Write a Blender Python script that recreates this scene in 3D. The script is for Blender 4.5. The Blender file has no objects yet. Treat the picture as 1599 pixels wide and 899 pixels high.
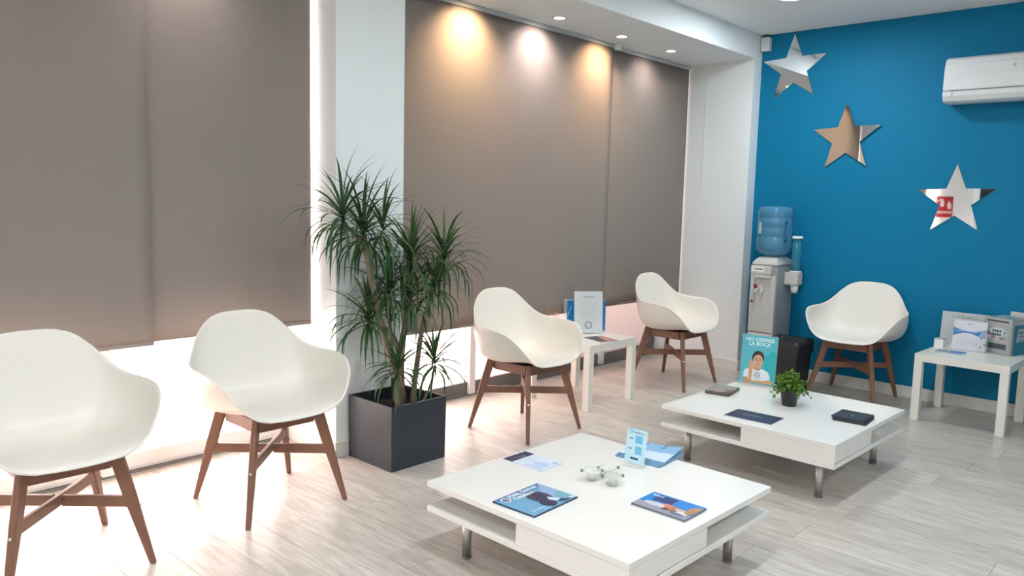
import bpy, bmesh, math, random
import numpy as np
from mathutils import Vector, Matrix
random.seed(7)
S = bpy.context.scene
COL = S.collection
PI = math.pi

# ------------------------------------------------------------------ camera
F_PX, PITCH, ROLL, YAW, CAM_H = 1210.2, 0.1120, 0.0252, 0.7470, 1.395
fw = Vector((math.cos(YAW)*math.cos(PITCH), math.sin(YAW)*math.cos(PITCH), -math.sin(PITCH)))
rt0 = Vector((math.sin(YAW), -math.cos(YAW), 0)); up0 = rt0.cross(fw)
rt = rt0*math.cos(ROLL) + up0*math.sin(ROLL); up = -rt0*math.sin(ROLL) + up0*math.cos(ROLL)
cam = bpy.data.cameras.new('camera'); cam.sensor_width = 36; cam.lens = F_PX*36/1599
cam.clip_start = 0.05; cam.clip_end = 200
camo = bpy.data.objects.new('camera', cam); COL.objects.link(camo)
camo.matrix_world = Matrix(((rt.x, up.x, -fw.x, 0), (rt.y, up.y, -fw.y, 0), (rt.z, up.z, -fw.z, CAM_H), (0, 0, 0, 1)))
S.camera = camo
# ------------------------------------------------------------------ world, sun, exposure
w = bpy.data.worlds.new('daylight'); S.world = w; w.use_nodes = True
bg = w.node_tree.nodes['Background']; bg.inputs[0].default_value = (0.86, 0.93, 1.0, 1); bg.inputs[1].default_value = 1.5
sun = bpy.data.lights.new('sun', 'SUN'); sun.energy = 34.0; sun.angle = math.radians(9); sun.color = (1, 0.96, 0.9)
suno = bpy.data.objects.new('sun', sun); COL.objects.link(suno)
SUN_TO = Vector((0.36, 0.66, 0.72)).normalized()          # direction towards the sun
suno.rotation_euler = SUN_TO.to_track_quat('Z', 'Y').to_euler(); suno.location = (6, 12, 14)
S.view_settings.view_transform = 'Standard'; S.view_settings.look = 'None'
S.view_settings.gamma = 1; S.view_settings.exposure = 0.19
LAMP_W = 21.0                                               # each round ceiling panel

# ------------------------------------------------------------------ materials
def mat(name, color, rough=0.5, metal=0.0, spec=0.5, coat=0.0, var=0.0, scale=20.0, bump=0.0, trans=0.0, ior=1.45, alpha=1.0, stretch=None):
    m = bpy.data.materials.new(name); m.use_nodes = True
    nt = m.node_tree; b = nt.nodes['Principled BSDF']
    b.inputs['Base Color'].default_value = (*color, 1); b.inputs['Roughness'].default_value = rough
    b.inputs['Metallic'].default_value = metal; b.inputs['Specular IOR Level'].default_value = spec
    b.inputs['Coat Weight'].default_value = coat; b.inputs['Transmission Weight'].default_value = trans
    b.inputs['IOR'].default_value = ior; b.inputs['Alpha'].default_value = alpha
    if var or bump:
        tc = nt.nodes.new('ShaderNodeTexCoord'); n = nt.nodes.new('ShaderNodeTexNoise')
        n.inputs['Scale'].default_value = scale; n.inputs['Detail'].default_value = 4
        src = tc.outputs['Object']
        if stretch:
            mp = nt.nodes.new('ShaderNodeMapping'); mp.inputs['Scale'].default_value = stretch
            nt.links.new(src, mp.inputs[0]); src = mp.outputs[0]
        nt.links.new(src, n.inputs['Vector'])
        if var:
            mx = nt.nodes.new('ShaderNodeMix'); mx.data_type = 'RGBA'
            mx.inputs['A'].default_value = (*[c*(1-var) for c in color], 1)
            mx.inputs['B'].default_value = (*[min(1, c*(1+var)) for c in color], 1)
            nt.links.new(n.outputs[0], mx.inputs['Factor']); nt.links.new(mx.outputs['Result'], b.inputs['Base Color'])
        if bump:
            bp = nt.nodes.new('ShaderNodeBump'); bp.inputs['Strength'].default_value = bump; bp.inputs['Distance'].default_value = 0.002
            nt.links.new(n.outputs[0], bp.inputs['Height']); nt.links.new(bp.outputs[0], b.inputs['Normal'])
    return m
def srgb(r, g, b):
    f = lambda c: ((c/255+0.055)/1.055)**2.4 if c/255 > 0.04045 else c/255/12.92
    return (f(r), f(g), f(b))

M = {}
M['wall'] = mat('white_paint', srgb(236, 241, 242), 0.6, var=0.02, scale=3, bump=0.08)
M['ceiling'] = mat('ceiling_paint', srgb(246, 246, 245), 0.7, var=0.01, scale=3)
M['blue'] = mat('blue_paint', (0.000, 0.175, 0.335), 0.6, spec=0.25, var=0.03, scale=2.5, bump=0.1)
M['base'] = mat('baseboard_white', srgb(222, 219, 212), 0.4, var=0.02)
M['shell'] = mat('white_plastic', srgb(236, 231, 222), 0.3, spec=0.35, var=0.01, scale=6)
M['wood'] = mat('brown_wood', srgb(130, 92, 74), 0.45, var=0.22, scale=14, stretch=(1, 1, 0.12), bump=0.05)
M['lacquer'] = mat('white_lacquer', srgb(236, 233, 228), 0.09, spec=0.5, var=0.008, scale=3)
M['lack'] = mat('white_foil', srgb(228, 225, 216), 0.28, var=0.01, scale=5)
M['steel'] = mat('brushed_steel', (0.55, 0.54, 0.53), 0.28, metal=1.0, var=0.05, scale=40)
M['screw'] = mat('bright_screw', (0.75, 0.78, 0.76), 0.2, metal=1.0, var=0.02)
M['planter'] = mat('anthracite_plastic', srgb(50, 55, 63), 0.45, var=0.06, scale=8)
M['soil'] = mat('dark_soil', (0.035, 0.025, 0.02), 0.95, var=0.5, scale=60, bump=0.8)
M['trunk'] = mat('cane_bark', srgb(136, 120, 102), 0.8, var=0.3, scale=50, bump=0.6, stretch=(1, 1, 3))
M['leaf'] = mat('dracaena_leaf', srgb(62, 92, 56), 0.5, spec=0.3, var=0.45, scale=9)
M['leaf2'] = mat('boxwood_leaf', srgb(84, 122, 34), 0.45, var=0.5, scale=30)
M['pot'] = mat('black_pot', srgb(42, 43, 46), 0.5, var=0.1)
M['black'] = mat('black_plastic', srgb(32, 34, 38), 0.45, var=0.15, scale=10, bump=0.3)
M['alu'] = mat('pale_aluminium', srgb(196, 198, 196), 0.35, metal=0.5, var=0.03, scale=10)
M['alu_dark'] = mat('grey_aluminium', srgb(118, 116, 114), 0.4, metal=0.4, var=0.04, scale=10)
M['frame'] = mat('white_frame', srgb(236, 236, 234), 0.35, var=0.01)
M['mirror'] = mat('mirror_acrylic', (0.86, 0.86, 0.86), 0.02, metal=1.0)
M['mirror_edge'] = mat('mirror_edge', (0.25, 0.25, 0.27), 0.3, var=0.05)
M['ac'] = mat('ac_plastic', srgb(222, 225, 226), 0.3, var=0.008, scale=4)
M['ac_gap'] = mat('ac_gap', srgb(110, 120, 124), 0.6, var=0.05)
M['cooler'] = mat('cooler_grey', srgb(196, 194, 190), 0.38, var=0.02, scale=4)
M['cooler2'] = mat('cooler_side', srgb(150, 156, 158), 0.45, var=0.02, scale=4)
M['red'] = mat('red_plastic', srgb(170, 45, 50), 0.4, var=0.05)
M['paper'] = mat('paper_edge', srgb(205, 208, 210), 0.6, var=0.03, scale=80)
M['gmetal'] = mat('grey_sheet_metal', srgb(168, 170, 170), 0.35, metal=0.2, var=0.05, scale=12)
M['acrylic'] = mat('clear_acrylic', (0.9, 0.97, 0.97), 0.05, alpha=0.16, var=0.01)
M['glass'] = mat('tealight_glass', (0.80, 0.83, 0.74), 0.04, alpha=0.32, var=0.01)
M['amber'] = mat('amber_reed', srgb(190, 140, 90), 0.6, var=0.1)
M['teal'] = mat('teal_tube', (0.05, 0.28, 0.38), 0.15, alpha=0.45, var=0.02)
M['pave'] = mat('pavement', srgb(200, 190, 180), 0.8, var=0.1, scale=2)
M['facade'] = mat('facade', srgb(210, 180, 165), 0.8, var=0.08, scale=1)

def blind_mat():
    m = bpy.data.materials.new('blind_fabric'); m.use_nodes = True; nt = m.node_tree
    b = nt.nodes['Principled BSDF']; b.inputs['Roughness'].default_value = 0.75; b.inputs['Specular IOR Level'].default_value = 0.25
    tc = nt.nodes.new('ShaderNodeTexCoord'); n = nt.nodes.new('ShaderNodeTexNoise'); n.inputs['Scale'].default_value = 260
    r = nt.nodes.new('ShaderNodeMix'); r.data_type = 'RGBA'
    r.inputs['A'].default_value = (*srgb(132, 124, 119), 1); r.inputs['B'].default_value = (*srgb(146, 136, 131), 1)
    nt.links.new(tc.outputs['Object'], n.inputs[0]); nt.links.new(n.outputs[0], r.inputs['Factor']); nt.links.new(r.outputs['Result'], b.inputs['Base Color'])
    tr = nt.nodes.new('ShaderNodeBsdfTranslucent'); tr.inputs[0].default_value = (0.5, 0.36, 0.33, 1)
    mx = nt.nodes.new('ShaderNodeMixShader'); mx.inputs[0].default_value = 0.035
    nt.links.new(b.outputs[0], mx.inputs[1]); nt.links.new(tr.outputs[0], mx.inputs[2])
    nt.links.new(mx.outputs[0], nt.nodes['Material Output'].inputs[0]); return m
M['blind'] = blind_mat()
def film_mat(name, clear, tint):
    m = bpy.data.materials.new(name); m.use_nodes = True; nt = m.node_tree
    nt.nodes.remove(nt.nodes['Principled BSDF'])
    tr = nt.nodes.new('ShaderNodeBsdfTranslucent'); tr.inputs[0].default_value = (*tint, 1)
    tp = nt.nodes.new('ShaderNodeBsdfTransparent'); gl = nt.nodes.new('ShaderNodeBsdfGlossy'); gl.inputs['Roughness'].default_value = 0.1
    n = nt.nodes.new('ShaderNodeTexNoise'); n.inputs['Scale'].default_value = 1.3
    mr = nt.nodes.new('ShaderNodeMapRange'); mr.inputs[3].default_value = clear*0.8; mr.inputs[4].default_value = clear*1.2
    m1 = nt.nodes.new('ShaderNodeMixShader'); m2 = nt.nodes.new('ShaderNodeMixShader'); m2.inputs[0].default_value = 0.04
    nt.links.new(n.outputs[0], mr.inputs[0]); nt.links.new(mr.outputs[0], m1.inputs[0])
    nt.links.new(tr.outputs[0], m1.inputs[1]); nt.links.new(tp.outputs[0], m1.inputs[2])
    nt.links.new(m1.outputs[0], m2.inputs[1]); nt.links.new(gl.outputs[0], m2.inputs[2])
    nt.links.new(m2.outputs[0], nt.nodes['Material Output'].inputs[0]); return m
M['film'] = film_mat('frosted_window_film', 0.34, (0.80, 0.715, 0.715))
M['film_dim'] = film_mat('dimmed_window_film', 0.26, (0.70, 0.62, 0.625))  # same film; the right window's lower brightness is put into its tint
def plank_mat():
    m = bpy.data.materials.new('whitewashed_plank'); m.use_nodes = True; nt = m.node_tree; L = nt.links
    b = nt.nodes['Principled BSDF']; b.inputs['Roughness'].default_value = 0.3; b.inputs['Specular IOR Level'].default_value = 0.4
    g = nt.nodes.new('ShaderNodeNewGeometry'); oi = nt.nodes.new('ShaderNodeObjectInfo')
    ad = nt.nodes.new('ShaderNodeVectorMath'); ad.operation = 'ADD'
    sc = nt.nodes.new('ShaderNodeVectorMath'); sc.operation = 'SCALE'; sc.inputs['Scale'].default_value = 17.0
    cmb = nt.nodes.new('ShaderNodeCombineXYZ'); L.new(oi.outputs['Random'], cmb.inputs[0]); L.new(oi.outputs['Random'], cmb.inputs[1])
    L.new(cmb.outputs[0], sc.inputs[0]); L.new(g.outputs['Position'], ad.inputs[0]); L.new(sc.outputs[0], ad.inputs[1])
    def noise(scale, vec, det=5, rough=0.6):
        mp = nt.nodes.new('ShaderNodeMapping'); mp.inputs['Scale'].default_value = vec; L.new(ad.outputs[0], mp.inputs[0])
        n = nt.nodes.new('ShaderNodeTexNoise'); n.inputs['Scale'].default_value = scale; n.inputs['Detail'].default_value = det
        n.inputs['Roughness'].default_value = rough; L.new(mp.outputs[0], n.inputs[0]); return n
    n1 = noise(5.0, (9, 1.0, 1)); n2 = noise(3.0, (4, 0.6, 1), 3); n3 = noise(26.0, (5, 0.5, 1), 4, 0.7)
    r1 = nt.nodes.new('ShaderNodeValToRGB'); e = r1.color_ramp.elements
    e[0].position = 0.34; e[0].color = (*srgb(179, 171, 162), 1); e[1].position = 0.62; e[1].color = (*srgb(206, 200, 192), 1)
    L.new(n1.outputs[0], r1.inputs[0])
    r2 = nt.nodes.new('ShaderNodeValToRGB'); e = r2.color_ramp.elements
    e[0].position = 0.3; e[0].color = (0.90, 0.89, 0.88, 1); e[1].position = 0.6; e[1].color = (1, 1, 1, 1)
    L.new(n2.outputs[0], r2.inputs[0])
    r3 = nt.nodes.new('ShaderNodeValToRGB'); e = r3.color_ramp.elements
    e[0].position = 0.33; e[0].color = (0.86, 0.85, 0.83, 1); e[1].position = 0.46; e[1].color = (1, 1, 1, 1)
    L.new(n3.outputs[0], r3.inputs[0])
    def mul(a, c):
        x = nt.nodes.new('ShaderNodeMix'); x.data_type = 'RGBA'; x.blend_type = 'MULTIPLY'; x.inputs['Factor'].default_value = 1
        L.new(a, x.inputs['A']); L.new(c, x.inputs['B']); return x.outputs['Result']
    c = mul(mul(r1.outputs[0], r2.outputs[0]), r3.outputs[0])
    hv = nt.nodes.new('ShaderNodeHueSaturation'); mr = nt.nodes.new('ShaderNodeMapRange'); mr.inputs[3].default_value = 0.92; mr.inputs[4].default_value = 1.08
    L.new(oi.outputs['Random'], mr.inputs[0]); L.new(mr.outputs[0], hv.inputs['Value']); L.new(c, hv.inputs['Color'])
    L.new(hv.outputs[0], b.inputs['Base Color']); return m
M['plank'] = plank_mat()
def emit_mat(name, col, st):
    m = bpy.data.materials.new(name); m.use_nodes = True; b = m.node_tree.nodes['Principled BSDF']
    b.inputs['Base Color'].default_value = (0.8, 0.8, 0.8, 1); b.inputs['Emission Color'].default_value = (*col, 1); b.inputs['Emission Strength'].default_value = st
    return m
M['lamp'] = emit_mat('led_diffuser', (0.93, 0.97, 1.0), 9)
M['spot_warm'] = emit_mat('spot_lens_warm', (1.0, 0.72, 0.42), 16)
M['spot_cool'] = emit_mat('spot_lens_cool', (1.0, 0.88, 0.85), 16)
flat_cache = {}
def flat(rgb, rough=0.45):
    k = (*rgb, rough)
    if k not in flat_cache: flat_cache[k] = mat('print_%d_%d_%d' % rgb, srgb(*rgb), rough, var=0.02, scale=40)
    return flat_cache[k]

# ------------------------------------------------------------------ mesh helpers
def tag(o, label=None, cat=None, group=None, kind=None):
    if label: o['label'] = label
    if cat: o['category'] = cat
    if group: o['group'] = group
    if kind: o['kind'] = kind
    return o
def link_mesh(name, me, mats, parent=None, smooth=False):
    o = bpy.data.objects.new(name, me); COL.objects.link(o)
    for m in (mats if isinstance(mats, (list, tuple)) else [mats]): me.materials.append(m)
    if smooth:
        for p in me.polygons: p.use_smooth = True
    if parent: o.parent = parent
    return o
def obj(name, bm, m, parent=None, smooth=False, bevel=0.0, seg=2):
    bmesh.ops.recalc_face_normals(bm, faces=bm.faces)
    me = bpy.data.meshes.new(name); bm.to_mesh(me); bm.free()
    o = link_mesh(name, me, m, parent, smooth)
    if bevel:
        md = o.modifiers.new('bevel', 'BEVEL'); md.width = bevel; md.segments = seg; md.limit_method = 'ANGLE'; md.angle_limit = 0.6
    return o
def box(bm, x0, x1, y0, y1, z0, z1, mi=0):
    v = [bm.verts.new(p) for p in ((x0,y0,z0),(x1,y0,z0),(x1,y1,z0),(x0,y1,z0),(x0,y0,z1),(x1,y0,z1),(x1,y1,z1),(x0,y1,z1))]
    for f in ((0,3,2,1),(4,5,6,7),(0,1,5,4),(1,2,6,5),(2,3,7,6),(3,0,4,7)):
        fc = bm.faces.new([v[i] for i in f]); fc.material_index = mi
    return bm
def bx(name, x0, x1, y0, y1, z0, z1, m, parent=None, bevel=0.0):
    return obj(name, box(bmesh.new(), x0, x1, y0, y1, z0, z1), m, parent, bevel=bevel)
def loft(bm, rings, cap=True):
    R = [[bm.verts.new(p) for p in r] for r in rings]; n = len(R[0])
    for a, b in zip(R, R[1:]):
        for i in range(n): bm.faces.new((a[i], a[(i+1) % n], b[(i+1) % n], b[i]))
    if cap: bm.faces.new(R[0][::-1]); bm.faces.new(R[-1])
    return bm
def lathe(bm, prof, cx=0, cy=0, n=32, cap=True, cz=0):
    return loft(bm, [[(cx+r*math.cos(2*PI*i/n), cy+r*math.sin(2*PI*i/n), cz+z) for i in range(n)] for r, z in prof], cap)
def tube(bm, pts, rad, n=8):
    pts = [Vector(p) for p in pts]; rings = []
    for i, p in enumerate(pts):
        d = (pts[min(i+1, len(pts)-1)] - pts[max(i-1, 0)]).normalized()
        a = d.cross(Vector((0.3, 0.2, 1)) if abs(d.z) < 0.9 else Vector((1, 0, 0))).normalized(); b = d.cross(a)
        r = rad[i] if isinstance(rad, (list, tuple)) else rad
        rings.append([p + a*r*math.cos(2*PI*k/n) + b*r*math.sin(2*PI*k/n) for k in range(n)])
    return loft(bm, rings)
def beam(bm, p0, p1, side, w0, d0, w1, d1):
    """tapered rectangular bar from p0 to p1; w along side, d across"""
    p0, p1 = Vector(p0), Vector(p1); ax = (p1-p0).normalized(); s = Vector(side); s = (s - ax*s.dot(ax)).normalized(); t = ax.cross(s)
    r = []
    for p, w, d in ((p0, w0, d0), (p1, w1, d1)):
        r.append([p+s*w/2+t*d/2, p-s*w/2+t*d/2, p-s*w/2-t*d/2, p+s*w/2-t*d/2])
    return loft(bm, r)
def prism(bm, pts, z0, z1):
    return loft(bm, [[(x, y, z0) for x, y in pts], [(x, y, z1) for x, y in pts]])
def empty(name, loc=(0, 0, 0), rz=0.0, rx=0.0):
    o = bpy.data.objects.new(name, None); COL.objects.link(o); o.location = loc; o.rotation_euler = (rx, 0, rz); o.empty_display_size = 0.1
    return o
def thing(name, label, cat, loc=(0, 0, 0), rz=0.0, group=None, rx=0.0):
    return tag(empty(name, loc, rz, rx), label, cat, group)
def kids(o): return [c for c in bpy.data.objects if c.parent == o]
def copy_tree(o, parent=None):
    c = o.copy(); COL.objects.link(c); c.parent = parent
    for ch in kids(o): copy_tree(ch, c)
    return c
def struct(o): o['kind'] = 'structure'; return o

class Print:
    """flat print: coloured shapes on a plane (local x,y of the owner), stacked by fractions of a millimetre"""
    def __init__(s, z=0.0): s.v, s.f, s.mi, s.mats, s.z = [], [], [], [], z
    def _m(s, rgb):
        m = flat(rgb)
        if m not in s.mats: s.mats.append(m)
        return s.mats.index(m)
    def poly(s, pts, rgb):
        s.z += 0.00012; k = len(s.v); s.v += [(x, y, s.z) for x, y in pts]; s.f.append(tuple(range(k, k+len(pts)))); s.mi.append(s._m(rgb)); return s
    def rect(s, x0, y0, x1, y1, rgb): return s.poly([(x0, y0), (x1, y0), (x1, y1), (x0, y1)], rgb)
    def disc(s, cx, cy, rx, ry, rgb, n=28): return s.poly([(cx+rx*math.cos(2*PI*i/n), cy+ry*math.sin(2*PI*i/n)) for i in range(n)], rgb)
    def ring(s, cx, cy, r0, r1, rgb, n=28, a0=0, a1=2*PI):
        s.z += 0.00012; mi = s._m(rgb)
        for i in range(n):
            a, b = a0+(a1-a0)*i/n, a0+(a1-a0)*(i+1)/n; k = len(s.v)
            s.v += [(cx+r*math.cos(t), cy+r*math.sin(t), s.z) for r, t in ((r0, a), (r1, a), (r1, b), (r0, b))]
            s.f.append((k, k+1, k+2, k+3)); s.mi.append(mi)
        return s
    def text(s, t, x, y, size, rgb, align='LEFT', bold=0.0):
        cu = bpy.data.curves.new('t', 'FONT'); cu.body = t; cu.size = size; cu.align_x = align; cu.offset = bold; cu.resolution_u = 2
        o = bpy.data.objects.new('t', cu); me = bpy.data.meshes.new_from_object(o)
        s.z += 0.00012; k = len(s.v); mi = s._m(rgb)
        s.v += [(v.co.x+x, v.co.y+y, s.z) for v in me.vertices]
        for p in me.polygons: s.f.append(tuple(i+k for i in p.vertices)); s.mi.append(mi)
        bpy.data.objects.remove(o); bpy.data.curves.remove(cu); bpy.data.meshes.remove(me); return s
    def build(s, parent, name='print', bend=None, M4=None):
        me = bpy.data.meshes.new(name); vs = s.v
        if bend: vs = [(x, y, z+bend(x, y)) for x, y, z in vs]
        me.from_pydata(vs, [], s.f)
        for m in s.mats: me.materials.append(m)
        for p, i in zip(me.polygons, s.mi): p.material_index = i
        o = bpy.data.objects.new(name, me); COL.objects.link(o); o.parent = parent
        if M4 is not None: o.matrix_local = M4
        return o

# ------------------------------------------------------------------ room shell
X1 = 6.22; CEIL = 2.80; SOF = 2.60; YB = 3.00; YW = 3.90; XL = -5.0; YR = -3.6
XP0, XP1, YP = 2.335, 2.78, 3.42
floor = struct(bx('floor', XL, X1, YR, 4.02, -0.05, -0.008, mat('floor_bed', srgb(120, 112, 104), 0.7, var=0.1)))
PW, PL = 0.192, 1.29
pm = box(bmesh.new(), 0.0008, PW-0.0008, 0.0008, PL-0.0008, -0.008, 0)
pme = bpy.data.meshes.new('plank'); pm.to_mesh(pme); pm.free(); pme.materials.append(M['plank'])
far_bm = bmesh.new(); i = 0; x = X1-PW
while x > XL:
    y = 3.9 - (i*0.47 % 1.0)*PL
    xs = max(x, XL)
    # top piece cut to the window track
    def place(ya, yb):
        near = xs > 0.15 and yb > -0.3
        if near:
            if abs(yb-ya-PL) < 1e-6: me = pme
            else:
                b = box(bmesh.new(), 0.0008, PW-0.0008, 0.0008, yb-ya-0.0008, -0.008, 0); me = bpy.data.meshes.new('plank'); b.to_mesh(me); b.free(); me.materials.append(M['plank'])
            o = bpy.data.objects.new('plank', me); COL.objects.link(o); o.parent = floor; o.location = (xs, ya, 0)
        else: box(far_bm, xs+0.0008, xs+PW-0.0008, ya+0.0008, yb-0.0008, -0.008, 0)
    if 3.9-y > 0.05: place(y, 3.9)
    else: y = 3.9
    while y > YR:
        place(max(y-PL, YR), y); y -= PL
    i += 1; x -= PW
tag(obj('plank', far_bm, M['plank'], floor), kind='stuff')
struct(bx('ceiling', XL-0.1, X1+0.1, YR-0.1, YB, CEIL, CEIL+0.1, M['ceiling']))
# dropped soffit over the windows
sof = struct(bx('trim_1', XL, X1, YB, 4.05, SOF, CEIL+0.1, M['wall']))
struct(bx('wall_right', X1, X1+0.1, YR, YB, 0, CEIL, M['blue']))
struct(bx('wall_front', XL-0.1, X1+0.1, YR-0.1, YR, 0, CEIL, M['wall']))
struct(bx('wall_back', XL-0.1, XL, YR, 4.05, 0, CEIL, M['wall']))
# corner pier beside the blue wall, pier behind the plants, solid wall left of the windows
struct(obj('wall_corner', prism(bmesh.new(), [(6.085, YB), (X1+.1, YB), (X1+.1, 4.05), (6.205, 4.05)], 0, SOF), M['wall']))
struct(bx('wall_return', -1.3, -1.0, 2.94, YP, 0, SOF, M['wall']))
struct(bx('dark_panel_1', -1.36, -1.31, 2.70, 2.93, 0.002, 2.1, M['black']))  # dark panel added out of view, for the dark streak mirrored in the lowest star
struct(bx('wall_pier', XP0, XP1, YP, 4.05, 0, SOF, M['wall']))
struct(bx('wall_left', -3.9, -1.0, YP, 4.05, 0, SOF, M['wall']))
BH, BT = 0.088, 0.012
def bb(n, *a): return struct(bx('baseboard_'+n, *a, M['base'], bevel=0.003))
bb('right', X1-BT, X1, YR, YB, 0, BH)
struct(obj('baseboard_corner', prism(bmesh.new(), [(6.085-BT, YB-BT), (6.085, YB-BT), (6.188, 3.87), (6.188-BT, 3.87)], 0, BH), M['base'], bevel=.003)); bb('corner_end', 6.085, X1, YB-BT, YB, 0, BH)
bb('pier', XP0-BT, XP1+BT, YP-BT, YP, 0, BH); bb('pier_side', XP0-BT, XP0, YP, YW-0.03, 0, BH)

# windows: frame, mullions, panes with frosted film
def window(n, x0, x1, mull, railm):
    wroot = struct(empty('window_%d' % n, ((x0+x1)/2, YW, 0)))
    ox, oy = (x0+x1)/2, YW
    def p(name, a, b, c, d, e, f, m, bev=0.002, **k):
        return bx(name, a-ox, b-ox, c-oy, d-oy, e, f, m, wroot, bev)
    p('bottom_rail', x0, x1, YW-0.005, YW+0.05, 0.022, 0.105, railm)
    p('track', x0, x1, YW-0.028, YW+0.09, -0.004, 0.010, M['alu'])
    p('track_lip', x0, x1, YW-0.028, YW-0.022, 0.0105, 0.022, M['alu_dark'], 0)
    p('track_lip', x0, x1, YW-0.010, YW-0.006, 0.0105, 0.022, M['alu_dark'], 0)
    p('top_rail', x0, x1, YW-0.005, YW+0.05, 2.52, 2.60, M['frame'])
    edges = [x0]
    for mx in mull:
        p('mullion', mx-0.028, mx+0.028, YW-0.03, YW+0.045, 0.022, 2.52, M['frame']); edges += [mx-0.028, mx+0.028]
    p('jamb', x0, x0+0.03, YW-0.01, YW+0.045, 0.105, 2.52, M['frame']); p('jamb', x1-0.07, x1, YW-0.01, YW+0.045, 0.105, 2.52, M['alu_dark'] if n == 1 else M['frame'])
    edges.append(x1)
    for a, b in zip(edges[::2], edges[1::2]):
        p('pane', a, b, YW+0.018, YW+0.024, 0.105, 2.52, M['film_dim'] if n == 1 else M['film'], 0)
    return wroot
w1 = window(1, XP1, 6.185, [3.79, 5.34], M['alu_dark'])
dm = mat('pink_decal', srgb(214, 130, 140), 0.6, alpha=0.5, var=0.05)
for P in ([(3.27, .452), (3.40, .470), (3.49, .500), (3.40, .492), (3.30, .485)], [(3.22, .445), (3.42, .438), (3.44, .412), (3.30, .395), (3.22, .405)], [(3.22, .335), (3.42, .330), (3.42, .315), (3.24, .318)],
          [(3.21, .455), (3.26, .455), (3.26, .475), (3.21, .475)], [(3.21, .480), (3.26, .480), (3.26, .495), (3.21, .495)]):
    obj('glass_decal', loft(bmesh.new(), [[(x+.19-(XP1+6.185)/2, yy, z-.03) for x, z in P] for yy in (.0160, .0170)]), dm, w1)
window(2, -1.0, XP0, [-0.19, 1.345], M['frame'])  # white bottom rail: the daylight glare is put into its colour
window(3, XL, -3.9, [], M['alu'])
# outside: pavement, the house over the street and an unseen block added to shade the right window
struct(bx('trim_pavement', -25, 25, 4.05, 30, -0.25, -0.05, M['pave']))
struct(bx('trim_facade', -20, 25, 24, 26, -0.05, 7, M['facade']))
struct(bx('trim_shade_block', 7.0, 16, 4.6, 9.4, -0.05, 8, M['facade']))

# ------------------------------------------------------------------ ceiling lamps
def round_panel(x, y, label):
    t = thing('ceiling_lamp', label, 'lamp', (x, y, CEIL), 0, 'round LED ceiling lamps')
    obj('rim', lathe(bmesh.new(), [(0.095, -0.001), (0.118, -0.001), (0.118, -0.010), (0.100, -0.014), (0.095, -0.012)], n=40, cap=False), M['frame'], t, True)
    obj('diffuser', lathe(bmesh.new(), [(0.0951, -0.0015), (0.0951, -0.009)], n=40), M['lamp'], t)
    l = bpy.data.lights.new('led', 'AREA'); l.shape = 'DISK'; l.size = 0.20; l.energy = LAMP_W; l.color = (0.88, 0.96, 1.0)
    o = bpy.data.objects.new('led', l); COL.objects.link(o); o.parent = t; o.location = (0, 0, -0.016)
    return t
LMP = [(5.16, 2.30, 'at the top edge, near the stars'), (3.3, 1.2, 'over the far coffee table, above the frame'), (1.4, 1.2, 'over the near coffee table, above the frame'), (-0.6, 1.2, 'just behind the camera'),
       (3.3, -1.2, 'right of the coffee tables, outside the frame'), (1.4, -1.2, 'right of the camera, outside the frame'), (-0.6, -1.2, 'behind and right of the camera'), (-2.8, 1.2, 'far behind the camera on the window side'), (-2.8, -1.2, 'far behind the camera on the room side')]
for x, y, lb in LMP: round_panel(x, y, 'round white LED ceiling lamp ' + lb)
def downlight(x, warm, label, energy):
    t = thing('downlight', label, 'downlight', (x, 3.385, SOF), 0, 'recessed spots in the soffit')
    obj('rim', lathe(bmesh.new(), [(0.036, -0.0005), (0.050, -0.0005), (0.050, -0.004), (0.040, -0.006), (0.036, -0.003)], n=32, cap=False), M['frame'], t, True)
    obj('lens', lathe(bmesh.new(), [(0.0359, -0.0005), (0.0359, -0.002)], n=24), M['spot_warm' if warm else 'spot_cool'], t)
    l = bpy.data.lights.new('spot', 'SPOT'); l.energy = energy; l.spot_size = math.radians(120); l.spot_blend = 1.0; l.shadow_soft_size = 0.025
    l.color = (1.0, 0.66, 0.36) if warm else (1.0, 0.86, 0.82)
    o = bpy.data.objects.new('spot', l); COL.objects.link(o); o.parent = t; o.location = (0, 0, -0.012); o.rotation_euler.x = math.radians(34)
for x, wm, en, lb in ((5.43, False, 11, 'rightmost soffit spot, pinkish, nearest the blue wall'), (4.76, True, 36, 'warm soffit spot above the overlap of the two right blinds'),
        (4.05, False, 28, 'cool white soffit spot, second from the right-hand warm one'), (3.40, True, 52, 'warmest soffit spot near the pillar, cut by the top edge'),
        (1.62, False, 10, 'soffit spot above the two left blinds, outside the frame'), (0.55, False, 6, 'soffit spot above the left chair, outside the frame')):
    downlight(x, wm, lb, en)

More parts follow.
